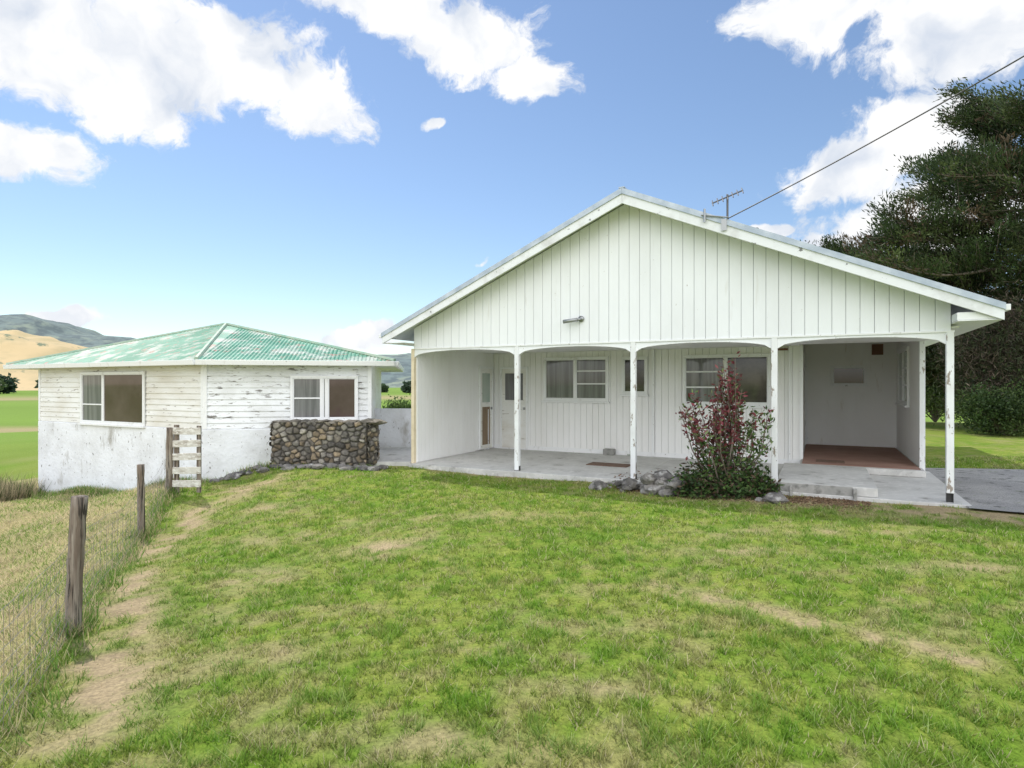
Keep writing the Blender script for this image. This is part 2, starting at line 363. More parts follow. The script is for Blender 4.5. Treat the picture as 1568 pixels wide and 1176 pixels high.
def window(pre,par,fr,a0,a1,z0,z1,o,mull=(),bars=(),glass=gl_grey,glasses=None,fw=.055,fm=trim,sill=True,depth=.045):
    p=Part(pre+'_frame',fm,par,fr,.004)
    p.box(a0-fw,a1+fw,o,o+depth,z1,z1+fw); p.box(a0-fw,a1+fw,o,o+depth,z0-fw,z0-.001)
    p.box(a0-fw,a0,o,o+depth-.002,z0,z1); p.box(a1,a1+fw,o,o+depth-.002,z0,z1)
    if sill: p.box(a0-fw-.03,a1+fw+.03,o,o+depth+.04,z0-fw-.04,z0-fw-.001)
    ms=[a0]+[a0+(a1-a0)*m for m in mull]+[a1]
    for m in ms[1:-1]: p.box(m-.025,m+.025,o,o+depth-.006,z0,z1)
    for i in range(len(ms)-1):
        l=ms[i]+(.0 if i==0 else .025); r=ms[i+1]-(0 if i==len(ms)-2 else .025); w=.022
        p.box(l,l+w,o,o+depth-.014,z0,z1);p.box(r-w,r,o,o+depth-.014,z0,z1)
        p.box(l+w,r-w,o,o+depth-.015,z0,z0+w);p.box(l+w,r-w,o,o+depth-.015,z1-w,z1)
        for bi,bf in bars:
            if bi==i: zz=z0+(z1-z0)*bf; p.box(l+w,r-w,o,o+depth-.018,zz-.016,zz+.016)
    p.done()
    for i in range(len(ms)-1):
        g=Part(pre+'_glass',(glasses[i] if glasses else glass),par,fr)
        g.box(ms[i]+.01,ms[i+1]-.01,o+.002,o+.012,z0+.005,z1-.005); g.done()
bw=lambda a,o,z:(a,3.40-o,z)
window('kitchen_window',house,bw,1.50,3.07,1.30,2.26,.001,(.5,),((1,.38),(1,.7)),gl_grey)
window('small_window',house,bw,3.50,4.0,1.47,2.24,.001,(),(),gl_dark)
window('living_window',house,bw,4.90,6.60,1.25,2.25,.001,(.5,),((0,.34),(0,.68)),gl_dark,[gl_grey,gl_dark])
rb=lambda a,o,z:(a,6.76-o,z)
window('entry_window',house,rb,7.87,8.55,1.66,2.07,.001,(),(),gl_brown,sill=False)
rw=lambda a,o,z:(9.215-o,a,z)
window('side_window',house,rw,4.5,6.1,1.27,2.38,.001,(.5,),((0,.33),(0,.66),(1,.5)),gl_teal)  # pale pane colour stands for the brightness seen through open louvres
p=P('timber_panel',brown); p.box(8.70,8.94,6.735,6.758,2.37,2.63); p.box(6.75,6.98,3.35,3.398,2.36,2.40); p.done()
def door(pre,fr,a0,a1,z0,z1,o,leafm,g,gz0,gz1,low=None):
    p=Part(pre+'_frame',trim,house,fr,.004); w=.05
    p.box(a0-w,a0,o,o+.05,z0,z1+w);p.box(a1,a1+w,o,o+.05,z0,z1+w);p.box(a0,a1,o,o+.048,z1,z1+w);p.done()
    p=Part(pre,leafm,house,fr,.003)
    p.box(a0+.002,a1-.002,o,o+.02,z0,z1-.002); k=.09
    p.box(a0+.002,a0+k,o+.0205,o+.032,z0,z1-.002);p.box(a1-k,a1-.002,o+.0205,o+.032,z0,z1-.002)
    for zz in (z0,gz0-.1,z1-k): p.box(a0+k,a1-k,o+.0205,o+.031,zz+.001,zz+k)
    p.done()
    p=Part(pre+'_glass',g,house,fr);p.box(a0+k,a1-k,o+.0205,o+.026,gz0,gz1);p.done()
    if low:
        p=Part(pre+'_panel',low,house,fr);p.box(a0+k,a1-k,o+.0205,o+.025,z0+.1,gz0-.12);p.done()
    p=Part(pre+'_handle',metal,house,fr);p.box(a1-.07,a1-.03,o+.033,o+.07,z0+.98,z0+1.04);p.done()
lw=lambda a,o,z:(.02+o,a,z)
door('laundry_door',lw,2.66,3.24,.03,2.05,.001,cream_sid,gl_teal,1.2,1.93,wood_brown)
door('back_door',bw,.28,.97,.03,2.05,.001,cream_sid,gl_grey,1.25,1.93,cream_sid)
p=P('meter_box',concrete_d,bevel=.01); p.box(3.05,3.30,3.18,3.38,.002,.14); p.done()
p=P('hose_tap',roofgreen); p.tube([(3.7,3.3,.0),(3.7,3.3,.12)],.03,8); p.tube([(3.6,3.3,.02),(3.8,3.3,.02)],.02,8); p.done()
p=P('gable_light',metal,smooth=True)
p.tube([(3.42,-.17,2.79),(3.68,-.12,2.82)],.035,10); p.tube([(3.68,-.12,2.82),(3.74,-.03,2.84)],.02,8); p.tube([(3.72,-.06,2.84),(3.72,-.026,2.84)],.055,12); p.done()
p=P('tv_antenna',antm)
ax,ay,az=6.1,1.0,zr(6.1)
p.tube([(ax,ay,az-.02),(ax,ay,az+.75)],.02,6); p.tube([(ax-.25,ay-.1,az+.60),(ax+.25,ay+.1,az+.82)],.014,5)
for k in range(7):
    u=-.24+.08*k; c=Vector((ax+u,ay+.4*u,az+.71+.44*u)); p.tube([c-Vector((-.03,.14,.09)),c+Vector((-.03,.14,.09))],.010,4)
p.tube([(6.6,.6,zr(6.6)),(6.6,.6,zr(6.6)+.22)],.05,8)
p.done()
p=P('cable_bracket',metal); p.tube([(5.95,-.5,zr(5.95)-.15),(5.95,-.5,zr(5.95)+.06)],.018,6);p.tube([(5.9,-.5,zr(5.95)-.03),(6.3,-.5,zr(6.1)-.05)],.012,6);p.box(6.2,6.28,-.49,-.476,zr(6.2)-.2,zr(6.2)-.02);p.done()
sx,sy=wor(6.3,-.5); a=Vector((sx,sy,zr(6.3)+.02)); b=Vector((9.7,3.0,7.75))
cab=Part('power_cable',black); pts=[]
for i in range(25):
    u=i/24; q=a.lerp(b,u); q.z-=.22*4*u*(1-u); pts.append(q)
cab.tube(pts,.009,6); cab.done()

# ------------------------------------------------------------------ cottage (left)
A=Vector((-12.58,16.03,0));B=Vector((-6.655,13,0));C=Vector((-3.19,13.6,0));D=Vector((-4.2,19.4,0));E=Vector((-10.2,20.7,0))
cot=empty('green_roofed_cottage',(0,0,0))
def mkframe(p0,p1):
    d=(p1-p0).normalized(); n=Vector((d.y,-d.x,0))
    return (lambda a,o,z:(p0.x+d.x*a+n.x*o,p0.y+d.y*a+n.y*o,z)),(p1-p0).length
def inset(k):
    c=(A+B+C+D+E)/5
    return [( (v-c)*(1-k)+c ) for v in (A,B,C,D,E)]
p=Part('core_walls',cream_sid,cot); p.prism_ao([(v.x,v.y) for v in inset(.006)],-2.0,2.12); p.done()
JZ=.685
for nm,(p0,p1),m in (('front_siding',(A,B),cream_sid),('side_siding',(B,C),white_sid)):
    fr,L=mkframe(p0,p1)
    p=Part(nm,m,cot,fr); z=JZ; pit=.128
    while z<2.13:
        zt=min(z+pit+.01,2.14)
        p.prism_oz([(-.03,z),(.034,z),(.008,zt),(-.03,zt)],0.02,L-.02); z+=pit
    p.done()
    p=Part(nm+'_plaster_base',plaster,cot,fr,.02); p.box(-.03,L+.02,-.05,.05,-2.0,JZ-.005); p.done()
    p=Part(nm+'_corner_trim',trim,cot,fr); p.box(-.02,.06,.0,.042,JZ,2.13); p.box(L-.07,L+.01,.0,.042,JZ,2.13); p.done()
frA,LA=mkframe(A,B); frB,LB=mkframe(B,C)
window('cottage_front_window',cot,frA,LA-4.58,LA-2.08,.74,1.90,.038,(.36,),((0,.36),),gl_brown,[gl_grey,gl_brown])
window('cottage_side_window',cot,frB,1.84,3.18,.90,1.79,.038,(.46,.54),((0,.5),),gl_grey,[gl_grey,gl_dark,gl_brown])
ap=Vector((-7.9,16.6,3.30)); ZE=2.17
eav=[Vector((-13.6,16.18,ZE)),Vector((-6.62,12.6,ZE)),Vector((-2.63,13.45,ZE)),Vector((-3.7,20.0,ZE)),Vector((-10.1,21.3,ZE))]
p=Part('roof_iron',roofgreen,cot); r=Part('roof_corrugations',roofgreen,cot); h=Part('hip_capping',rooflight,cot); g=Part('gutter',trim,cot,None,.008); f=Part('soffit',trim,cot)
for i in range(5):
    e,e2=eav[i],eav[(i+1)%5]
    p.add([e,e2,ap],[(0,1,2)],True)
    d=(e2-e); L=d.length; d.normalize(); nrm=d.cross(ap-e).normalized()
    if nrm.z<0:nrm=-nrm
    up=nrm.cross(d); 
    if up.z<0: up=-up
    v=ap-e; ta=v.dot(d); ht=v.dot(up)
    a=.04
    while a<L-.03:
        hh=ht*(a/ta if a<ta else (L-a)/(L-ta))
        b0=e+d*a; b1=b0+up*hh
        w=d*.030
        r.add([b0-w,b0+w,b0+nrm*.020,b1-w,b1+w,b1+nrm*.020],[(0,2,5,3),(2,1,4,5),(0,1,2)],True)
        a+=.085
    h.tube([e+Vector((0,0,.015)),ap+Vector((0,0,.015))],.05,6)
    dd=Vector((d.y,-d.x,0))
    g.add([e+dd*0,e2+dd*0,e2+dd*.10,e+dd*.10,e+Vector((0,0,-.11)),e2+Vector((0,0,-.11)),e2+dd*.08+Vector((0,0,-.11)),e+dd*.08+Vector((0,0,-.11))],
          [(0,1,2,3),(4,5,6,7),(3,2,6,7),(0,1,5,4),(0,3,7,4),(1,2,6,5)],True)
f.add([v+Vector((0,0,-.05)) for v in eav],[(0,1,2,3,4)],True)
for x in (p,r,h,g,f): x.done()

# ------------------------------------------------------------------ stone wall
swall=empty('stone_wall')
def stone_face(name,p0,p1,z0,z1,step=.014,seed=0):
    d=(p1-p0); L=d.length; d.normalize(); n=Vector((d.y,-d.x,0)); r_=np.random.RandomState(seed)
    na,nz_=int(L/step)+1,int((z1-z0)/step)+1
    a,z=np.meshgrid(np.linspace(0,L,na),np.linspace(z0,z1,nz_))
    sp=[]
    for _ in range(4000):
        c=(r_.uniform(-.1,L+.1),r_.uniform(z0-.1,z1+.1))
        mind=r_.uniform(.09,.17)
        if all((c[0]-q[0])**2+((c[1]-q[1])*1.25)**2>mind**2 for q in sp): sp.append(c)
    sp=np.array(sp)
    wa=a+.035*(fbm(a*9,z*9,3+seed)-.5)*2; wz=z+.035*(fbm(a*9,z*9,13+seed)-.5)*2
    D=np.sqrt((wa[...,None]-sp[:,0])**2+((wz[...,None]-sp[:,1])*1.25)**2)
    o=np.argsort(D,axis=-1)[...,:2]; d1=np.take_along_axis(D,o[...,:1],-1)[...,0]; d2=np.take_along_axis(D,o[...,1:2],-1)[...,0]
    e=d2-d1; cell=o[...,0]; hs=r_.uniform(.02,.07,len(sp)); tn=r_.uniform(.5,1.5,len(sp)); ty=r_.randint(0,4,len(sp))
    pal=np.array([(.19,.17,.145),(.25,.235,.21),(.25,.20,.14),(.14,.13,.12)])
    m=sstep(.0,.05,e); disp=m*hs[cell]+.015*fbm(a*12,z*12,7)
    col=pal[ty[cell]]*tn[cell][...,None]*m[...,None]+np.array([.06,.055,.05])*(1-m[...,None])
    X=p0.x+d.x*a+n.x*disp;Y=p0.y+d.y*a+n.y*disp
    id=np.arange(na*nz_).reshape(nz_,na)
    np_mesh(name,np.stack([X,Y,z],-1).reshape(-1,3),np.stack([id[:-1,:-1],id[:-1,1:],id[1:,1:],id[1:,:-1]],-1).reshape(-1,4),stonem,swall,col.reshape(-1,3),True)
w0=Vector((-4.95,12.42,0));w1=Vector((-2.98,12.32,0));w2=Vector((-2.86,12.62,0));w3=Vector((-3.0,13.3,0)); wl=Vector((-4.95,13.2,0))
stone_face('front_stones',w0,w1,-.25,.88,seed=1); stone_face('corner_stones',w1,w2,-.25,.86,seed=2); stone_face('side_stones',w2,w3,-.25,.84,seed=3); stone_face('left_stones',wl,w0,-.25,.86,seed=4)
mo=Part('wall_core',rock,swall); mo.prism_ao([(-4.93,12.44),(-3.0,12.34),(-2.88,12.62),(-3.02,13.3),(-3.25,13.3),(-3.2,12.68),(-4.7,12.75),(-4.72,13.2),(-4.93,13.2)],-.3,.86); mo.done()
mo=Part('cap_stones',rock,swall); k=0; a=0
frW,LW=mkframe(w0,w1)
while a<LW+.05:
    ww=random.uniform(.14,.34); x,y,_=frW(a+ww/2,-.13,0); mo.rock((x,y,.875),(ww*.60,.19,random.uniform(.03,.06)),k); a+=ww; k+=1
for u in (.1,.45,.8): q=w2.lerp(w3,u); mo.rock((q.x-.12,q.y,.86),(.16,.17,.05),k); k+=1
mo.done()
p=Part('low_white_wall',plaster,None,None,.01); fr2,L2=mkframe(Vector((-3.6,15.7,0)),Vector((-.6,15.3,0))); p.f=fr2; p.box(0,L2,-.15,0,-.4,1.02); p.done()
p=Part('patio',concrete); p.prism_ao([(-4.6,12.9),(-2.95,12.55),(-2.14,12.6),(-.7,15.2),(-3.6,15.6),(-3.3,13.6)],-.3,.03); p.done()

# ------------------------------------------------------------------ fence + gate
def post(name,x,y,hgt,w,lean=(0,0)):
    p=Part(name,wood_old,None,None,0,True); z0=h1(x,y)-.15; pts=[];rad=[]
    for i in range(13):
        u=i/12; pts.append((x+lean[0]*u+random.uniform(-.004,.004),y+lean[1]*u,z0+(hgt+.15)*u)); rad.append(w*(1.05-.08*u+random.uniform(-.07,.07)))
    p.tube(pts,rad,9); return p.done()
post('fence_post',-3.39,4.62,1.05,.055,(.05,.02))
post('fence_post',-5.23,8.49,1.02,.048,(-.02,0))
post('fence_post',-1.6,1.0,1.05,.05)
post('gate_post',-6.05,10.6,1.18,.06,(.02,0))
fn=Part('wire_netting_fence',wire)
for (ax,ay),(bx,by) in zip(FEN[:-1],FEN[1:]):
    L=math.hypot(bx-ax,by-ay); n=int(L/.09)
    g=lambda u:(ax+(bx-ax)*u,ay+(by-ay)*u)
    for k,hh in enumerate((.05,.14,.23,.32,.41,.50,.60,.71)):
        pts=[]
        for i in range(9):
            u=i/8;x,y=g(u);pts.append((x,y,h1(x,y)+hh-.05*math.sin(math.pi*u)+.012*math.sin(i*2.3+k)))
        fn.tube(pts,.0016,3)
    for i in range(1,n):
        u=i/n;x,y=g(u);z=h1(x,y); sg=.05*math.sin(math.pi*u)
        fn.tube([(x,y,z+.04-sg),(x+.015*math.sin(i*1.7),y,z+.4-sg),(x,y,z+.71-sg)],.0013,3)
fn.done()
gt=Part('slatted_gate',wood_grey,None,None,.004)
frG,LG=mkframe(Vector((-6.0,10.62,0)),Vector((-5.33,10.30,0))); gt.f=frG; zb=h1(-5.6,10.5)
for i,z in enumerate((.10,.33,.57,.80,1.03)):
    dz=random.uniform(-.02,.03)+.03; gt.prism_az([(.0,zb+z),(LG,zb+z+dz),(LG,zb+z+dz+.12),(0,zb+z+.12)],.0,.026)
gto=gt.done()
gt2=Part('gate_uprights',wood_old,gto,frG,.004)
gt2.prism_az([(.03,zb+.0),(.13,zb+0),(.13,zb+1.2),(.03,zb+1.2)],-.04,-.001)
gt2.prism_az([(LG-.12,zb+.05),(LG-.04,zb+.05),(LG-.04,zb+1.2),(LG-.12,zb+1.2)],-.04,-.001)
gt2.done()

# ------------------------------------------------------------------ rocks
rk=Part('garden_rocks',rock_g)
for i in range(120):
    s_=random.gauss(5.15,.42) if i<95 else random.uniform(5.6,7.0); t_=random.uniform(-.95,-.16) if i<95 else random.uniform(-.85,-.2)
    x,y=wor(s_,t_); r=random.choice([random.uniform(.03,.07),random.uniform(.06,.13),random.uniform(.03,.06)]); rk.rock((x,y,h1(x,y)+r*.4+max(0,random.uniform(.0,.26)-abs(s_-5.25)*.28)),(r*1.25,r,r*.8),i)
rk.done()
rk=Part('wall_rubble',rock_g)
for i in range(70):
    x=random.uniform(-5.9,-2.6); y=12.1+random.uniform(-.25,.12)-(.25*max(0,-5-x)); r=random.uniform(.03,.10); rk.rock((x,y,h1(x,y)+r*.3),(r*1.3,r,r*.7),i+70)
rk.done()

# ------------------------------------------------------------------ grass
def in_bad(x,y):
    s,t=loc(x,y)
    b=(s>-.1)&(s<9.45)&(t>-.14)
    b|=(s>9.3)&(s<17)&(t>-.38+ .35*(fbm(x*3,y*3,4)-.5))&(t<4.9)
    b|=(y>12.35-.0*x)&(x>-4.9)&(x<-2)
    s2=(x+12.58)*CD-(y-16.03)*SD; t2=(x+12.58)*SD+(y-16.03)*CD
    b|=(s2>0)&(s2<6.7)&(t2>-.02)
    b|=(x>-6.7)&(x<-2.9)&(y>13+(x+6.655)*.173-.05)
    return b
def blades(name,x,y,hgt,wid,col,lean=.6):
    N=len(x); z=H(x,y)-.004
    an=rng.uniform(0,2*np.pi,N); la=rng.uniform(0,2*np.pi,N); l=hgt*lean*rng.uniform(.1,1,N)
    v=np.empty((N,3,3)); cx,sx_=np.cos(an)*wid*.5,np.sin(an)*wid*.5
    v[:,0]=np.stack([x-cx,y-sx_,z],1); v[:,1]=np.stack([x+cx,y+sx_,z],1)
    v[:,2]=np.stack([x+np.cos(la)*l,y+np.sin(la)*l,z+hgt],1)
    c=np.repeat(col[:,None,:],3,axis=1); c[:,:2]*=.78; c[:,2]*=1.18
    return np_mesh(name,v.reshape(-1,3),np.arange(N*3).reshape(N,3),grassm,None,c.reshape(-1,3))
N=720000
y=1.7+ (rng.uniform(0,1,N)**1.15)*12.5; x=rng.uniform(-1.12,1.12,N)*(y+.3)
d=dirt(x,y); lo=leftof(x,y)
keep=(rng.uniform(0,1,N)>d*.95)&(~in_bad(x,y))&(lo<.15)
x,y,d=x[keep],y[keep],d[keep]
tuft=fbm(x*15,y*15,61); keep=rng.uniform(0,1,len(x))<.2+1.2*sstep(.38,.6,tuft); x,y,d,tuft=x[keep],y[keep],d[keep],tuft[keep]
col=groundcol(x,y)
rv=rng.uniform(0,1,len(x))[:,None]
col=col*1.18*(.55+.9*rng.uniform(0,1,(len(x),1)))
straw=(rv>.86); col=np.where(straw,np.array([.54,.48,.29])*(.6+.5*rv),col)
br=sstep(.50,.66,fbm(x*6,y*6,77))[:,None]; col=col*(1-.6*br)+np.array([.17,.36,.03])*.6*br*(.6+.6*rv)
hg=(.012+.034*rng.uniform(0,1,len(x))**1.4)*(.4+1.2*sstep(.35,.7,tuft))*(1-.5*d)*(1+.5*br[:,0])
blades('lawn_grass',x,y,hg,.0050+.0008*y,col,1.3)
N=150000
y=2.0+rng.uniform(0,1,N)**1.1*14; x=-rng.uniform(.3,1.25,N)*(y+.5); lo=leftof(x,y)
k=(lo>-.02)&(~in_bad(x,y)); x,y=x[k],y[k]
n=fbm(x*2,y*2,88)
col=np.where((rng.uniform(0,1,len(x))<.25+.6*sstep(.38,.6,n))[:,None],np.array([.62,.53,.33]),np.array([.20,.31,.06]))*(.6+.7*rng.uniform(0,1,(len(x),1)))
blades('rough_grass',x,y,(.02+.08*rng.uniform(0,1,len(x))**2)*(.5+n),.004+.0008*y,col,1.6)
X=[];Y=[]
def line_t(p0,p1,n,sp):
    u=rng.uniform(0,1,n); X.append(p0[0]+(p1[0]-p0[0])*u+rng.normal(0,sp,n)); Y.append(p0[1]+(p1[1]-p0[1])*u+rng.normal(0,sp,n))
line_t((-12.6,15.75),(-6.9,12.75),9000,.14); line_t((-6.8,12.7),(-6.2,12.7),900,.1)
for a_,b_ in zip(FEN[:-1],FEN[1:]): line_t(a_,b_,700,.10)
for q in ((-3.39,4.62),(-5.23,8.49),(-6.05,10.6)): line_t(q,q,350,.08)
line_t((-6.0,12.1),(-4.9,12.2),500,.12)
X=np.concatenate(X);Y=np.concatenate(Y); k=~in_bad(X,Y); X,Y=X[k],Y[k]
col=np.where((rng.uniform(0,1,len(X))<.4)[:,None],np.array([.50,.43,.25]),np.array([.14,.27,.045]))*(.6+.7*rng.uniform(0,1,(len(X),1)))
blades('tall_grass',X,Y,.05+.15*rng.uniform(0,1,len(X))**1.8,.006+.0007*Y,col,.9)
N=15000
x=rng.uniform(-19,-12.2,N); y=rng.normal(14.9,.6,N)+(-12.6-x)*.25
col=np.where((rng.uniform(0,1,N)<.6)[:,None],np.array([.42,.35,.22]),np.array([.09,.13,.04]))*(.4+.9*rng.uniform(0,1,(N,1)))
blades('weeds',x,y,.15+.45*rng.uniform(0,1,N)**2,.02,col,.8)
N=9000; s_=rng.uniform(4.2,8.2,N); t_=-.15-np.abs(rng.normal(0,.38,N)); x,y=wor(s_,t_)
pos=np.stack([x,y,H(x,y)+.006],1); dr=rng.normal(size=(N,3)); dr[:,2]*=.2
leaves('leaf_litter',pos,dr,.035,.015,np.array([.24,.16,.10])*(.4+1.1*rng.uniform(0,1,(N,1))),leaf)
N=500; s_=rng.uniform(4.3,8.0,N); t_=-.12+np.abs(rng.normal(0,.7,N)); k=(s_<6.9)&(t_<3.2); s_,t_=s_[k],t_[k]; x,y=wor(s_,t_)
dr=rng.normal(size=(len(x),3)); dr[:,2]=.03
leaves('fallen_leaves',np.stack([x,y,np.full(len(x),.006)],1),dr,.045,.02,np.array([.22,.13,.08])*(.4+1.1*rng.uniform(0,1,(len(x),1))),leaf)

# ------------------------------------------------------------------ photinia bush
bx,by=wor(6.30,-.45); bz=h1(bx,by)
bush=empty('photinia_bush',(0,0,0))
st=Part('stems',bark,bush); P_=[];D_=[];C_=[]
for i in range(44):
    an=random.uniform(0,2*math.pi); sp=random.uniform(.05,.86)
    cx=math.cos(an)*sp
    hgt=(2.22 if abs(cx+.03)<.26 else (1.75 if cx<0 else 1.5))*random.uniform(.62,1.0)*(1-.2*(sp/.92)**2)
    tx,ty=bx+cx,by+math.sin(an)*sp*.6
    base=Vector((bx+random.uniform(-.2,.2),by+random.uniform(-.12,.12),bz)); tip=Vector((tx,ty,bz+hgt))
    mid=base.lerp(tip,.5)+Vector((random.uniform(-.1,.1)+cx*.12,random.uniform(-.1,.1),.0))
    pts=[base.lerp(mid,u/4) for u in range(5)]+[mid.lerp(tip,(u+1)/4) for u in range(4)]
    st.tube(pts,[.016-.0015*k for k in range(9)],5)
    for k in range(random.randint(38,76)):
        u=random.uniform(.30,1)**.75; q=base.lerp(mid,u*2) if u<.5 else mid.lerp(tip,u*2-1)
        dd=Vector((random.gauss(0,1),random.gauss(0,1),random.gauss(.5,.7)))
        P_.append(q+Vector((random.gauss(0,.045),random.gauss(0,.045),random.gauss(0,.045)))); D_.append(dd)
        red=(random.random()<(.82 if q.x<bx+.2 else .2)*min(1,max(0,(q.z-bz-.4)/.6)))
        if red: c=random.choice([(.20,.045,.06),(.13,.035,.045),(.28,.10,.10),(.16,.05,.05)])
        else: c=random.choice([(.07,.13,.035),(.12,.20,.055),(.05,.09,.03),(.22,.28,.12)])
        m=random.uniform(.6,1.4); C_.append((c[0]*m,c[1]*m,c[2]*m))
for i in range(4200):
    an=random.uniform(0,2*math.pi); r=random.random()**.5; q=Vector((bx-.08+math.cos(an)*r*.84,by+math.sin(an)*r*.45,bz+random.uniform(.02,.75)*(1.1-r*r*.8)*random.uniform(.4,1)))
    P_.append(q);D_.append(Vector((random.gauss(0,1),random.gauss(0,1),random.gauss(.3,.6)))); m=random.uniform(.5,1.4); c=random.choice([(.055,.105,.03),(.035,.065,.022),(.09,.15,.04),(.10,.07,.045)]); C_.append((c[0]*m,c[1]*m,c[2]*m))
st.done()
P_=np.array([tuple(v) for v in P_]);D_=np.array([tuple(v) for v in D_]);C_=np.array(C_)
leaves('leaves',P_,D_,rng.uniform(.06,.115,len(P_)),rng.uniform(.026,.044,len(P_)),C_,leaf,bush)

# ------------------------------------------------------------------ cypress trees
def cypress(name,base,hgt,limbs,seed,leafn=120,dens=1.0,cmul=1.0):
    rd=random.Random(seed); tr=empty(name,(0,0,0)); w=Part('trunk_and_limbs',bark,tr,None,0,True)
    b=Vector(base); top=b+Vector((rd.uniform(-.5,.5),0,hgt))
    w.tube([b+Vector((0,0,-.3)),b.lerp(top,.25)+Vector((.15,0,0)),b.lerp(top,.6),top],[.42,.32,.18,.04],9)
    Ps=[];Ds=[];Cs=[]
    for (h,az,ln,rise) in limbs:
        st_=b.lerp(top,min(.97,h/hgt)); d=Vector((math.cos(az),math.sin(az),0)); pts=[]
        wob=rd.uniform(-.22,.22); sd=Vector((-d.y,d.x,0)); ph=rd.uniform(0,6.28)
        for i in range(9):
            u=i/8; pts.append(st_+d*ln*u+sd*ln*wob*math.sin(u*2.6)+Vector((0,0,rise*ln*(u**1.6)+.35*math.sin(u*6+ph)-.35*math.sin(ph))))
        w.tube(pts,[max(.012,(.025+.010*ln)*(1-u/8.4)) for u in range(9)],5)
        nsub=int((6+ln*2.6)*dens)
        for k in range(nsub):
            u=.18+.82*(k+rd.random())/nsub; i=min(7,int(u*8)); q=pts[i].lerp(pts[i+1],u*8-i)
            sl=(1.15-u)*ln*.33*rd.uniform(.5,1.1)+.5
            sgn=1 if k%2 else -1
            sdv=(sd*sgn*rd.uniform(.3,1.0)+d*rd.uniform(.4,1.2)+Vector((0,0,rd.uniform(-.1,1.0)))).normalized()
            e=q+sdv*sl
            w.tube([q,q.lerp(e,.5)+Vector((0,0,-.03)),e],[.025,.015,.007],4)
            n=int(leafn*(.6+.25*sl)); tone=rd.uniform(.5,1.5)
            t_=np.array([rd.random() for _ in range(n)])**.7
            pos=np.array(q)[None]*(1-t_[:,None])+np.array(e)[None]*t_[:,None]
            wdt=.09+.17*np.sin(np.pi*np.clip(t_*.8+.1,0,1))
            pos=pos+rng.normal(size=(n,3))*np.stack([wdt,wdt,wdt*.7],1)
            dr=np.array(sdv)[None]*1.0+rng.normal(size=(n,3))*.5+np.array([[0,0,.35]])
            base_c=np.array([.045,.072,.026]) if rd.random()<.6 else np.array([.08,.105,.038])
            if rd.random()<.14: base_c=np.array([.13,.095,.06])
            Ps.append(pos);Ds.append(dr);Cs.append(base_c[None]*tone*cmul*(.65+.7*rng.uniform(0,1,(n,1))))
    w.done(); Ps=np.concatenate(Ps);Ds=np.concatenate(Ds);Cs=np.concatenate(Cs)
    leaves('foliage',Ps,Ds,rng.uniform(.14,.30,len(Ps)),rng.uniform(.035,.07,len(Ps)),Cs,leaf,tr)
rd=random.Random(3); L=[]
for i in range(74):
    h=2.0+12.4*(i/74)+rd.uniform(-.3,.3); az=rd.uniform(-math.pi*.8,math.pi*.9)
    ln=(4.6 if h<9 else 4.6-(h-9)*.35)*rd.uniform(.6,1.05)
    L.append((h,az,max(1.6,ln),rd.uniform(.1,.6)))
for h,ln,r in ((9.4,6.2,.16),(8.4,7.0,.10),(7.0,7.2,.14),(5.8,8.0,.14),(4.9,7.6,.2),(10.4,3.8,.3),(4.0,6.8,.26),(7.8,6.0,.05),(6.5,8.6,.06),(3.2,5.6,.3)):
    L.append((h,math.pi+rd.uniform(-.25,.35),ln,r))
for i in range(26): L.append((rd.uniform(9.0,14.0),rd.uniform(0,6.28),rd.uniform(1.6,2.8),rd.uniform(.5,1.0)))
cypress('cypress_tree',(22.8,26,-.2),14.2,L,1,120,1.1,.9)
L=[]
for i in range(52):
    h=1.8+6.4*rd.random(); L.append((h,rd.uniform(0,6.28),rd.uniform(3.0,5.2)*(1-.2*(h-1)/6),rd.uniform(.15,.5)))
for h,ln in ((6.8,6.0),(6.2,6.8),(5.6,6.6),(7.4,5.4),(7.0,6.4)): L.append((h,math.pi+rd.uniform(-.25,.25),ln,.12))
cypress('cypress_tree',(19.9,30,-.2),9.6,L,5,120,1.15,.8)
def shrub(name,c,r,n,cols,ln=.12,wd=.05):
    e=empty(name); w=Part('stems',bark,e)
    P0=[];C0=[]
    ncl=max(10,int(n/260))
    for i in range(ncl):
        v=Vector((random.gauss(0,1),random.gauss(0,1),random.gauss(.2,1))).normalized()*random.uniform(.45,1)
        if v.z<-.5: v.z*=-.6
        q=Vector((c[0]+v.x*r[0],c[1]+v.y*r[1],c[2]+r[2]*(.75+v.z*.85)))
        w.tube([(c[0],c[1],c[2]-.1),((c[0]+q.x)/2,(c[1]+q.y)/2,(c[2]+q.z)/2+.1),tuple(q)],[.05,.03,.01],4)
        m=n//ncl; sz=min(r)*.30
        P0.append(np.array(q)[None]+rng.normal(size=(m,3))*sz); C0.append(np.array(random.choice(cols))[None]*random.uniform(.6,1.3)*(.6+.8*rng.uniform(0,1,(m,1))))
    w.done(); P0=np.concatenate(P0);C0=np.concatenate(C0); D0=rng.normal(size=P0.shape)+np.array([0,0,.4])
    P0[:,2]=np.maximum(P0[:,2],c[2]+.02)
    leaves('leaves',P0,D0,ln,wd,C0,leaf,e)
gr=[(.05,.09,.025),(.035,.065,.02),(.08,.12,.035)]
brn=[(.17,.13,.095),(.10,.08,.06),(.05,.065,.03),(.06,.08,.03)]
shrub('shrub',(17.7,21.5,-.1),(1.5,1.2,.9),15000,gr,.12,.05)
shrub('shrub',(19.4,23.6,-.1),(2.2,1.5,2.9),30000,brn,.26,.03)
shrub('shrub',(22.9,32.5,-.3),(1.0,1.0,1.5),9000,[(.10,.16,.04),(.16,.22,.06)],.14,.06)
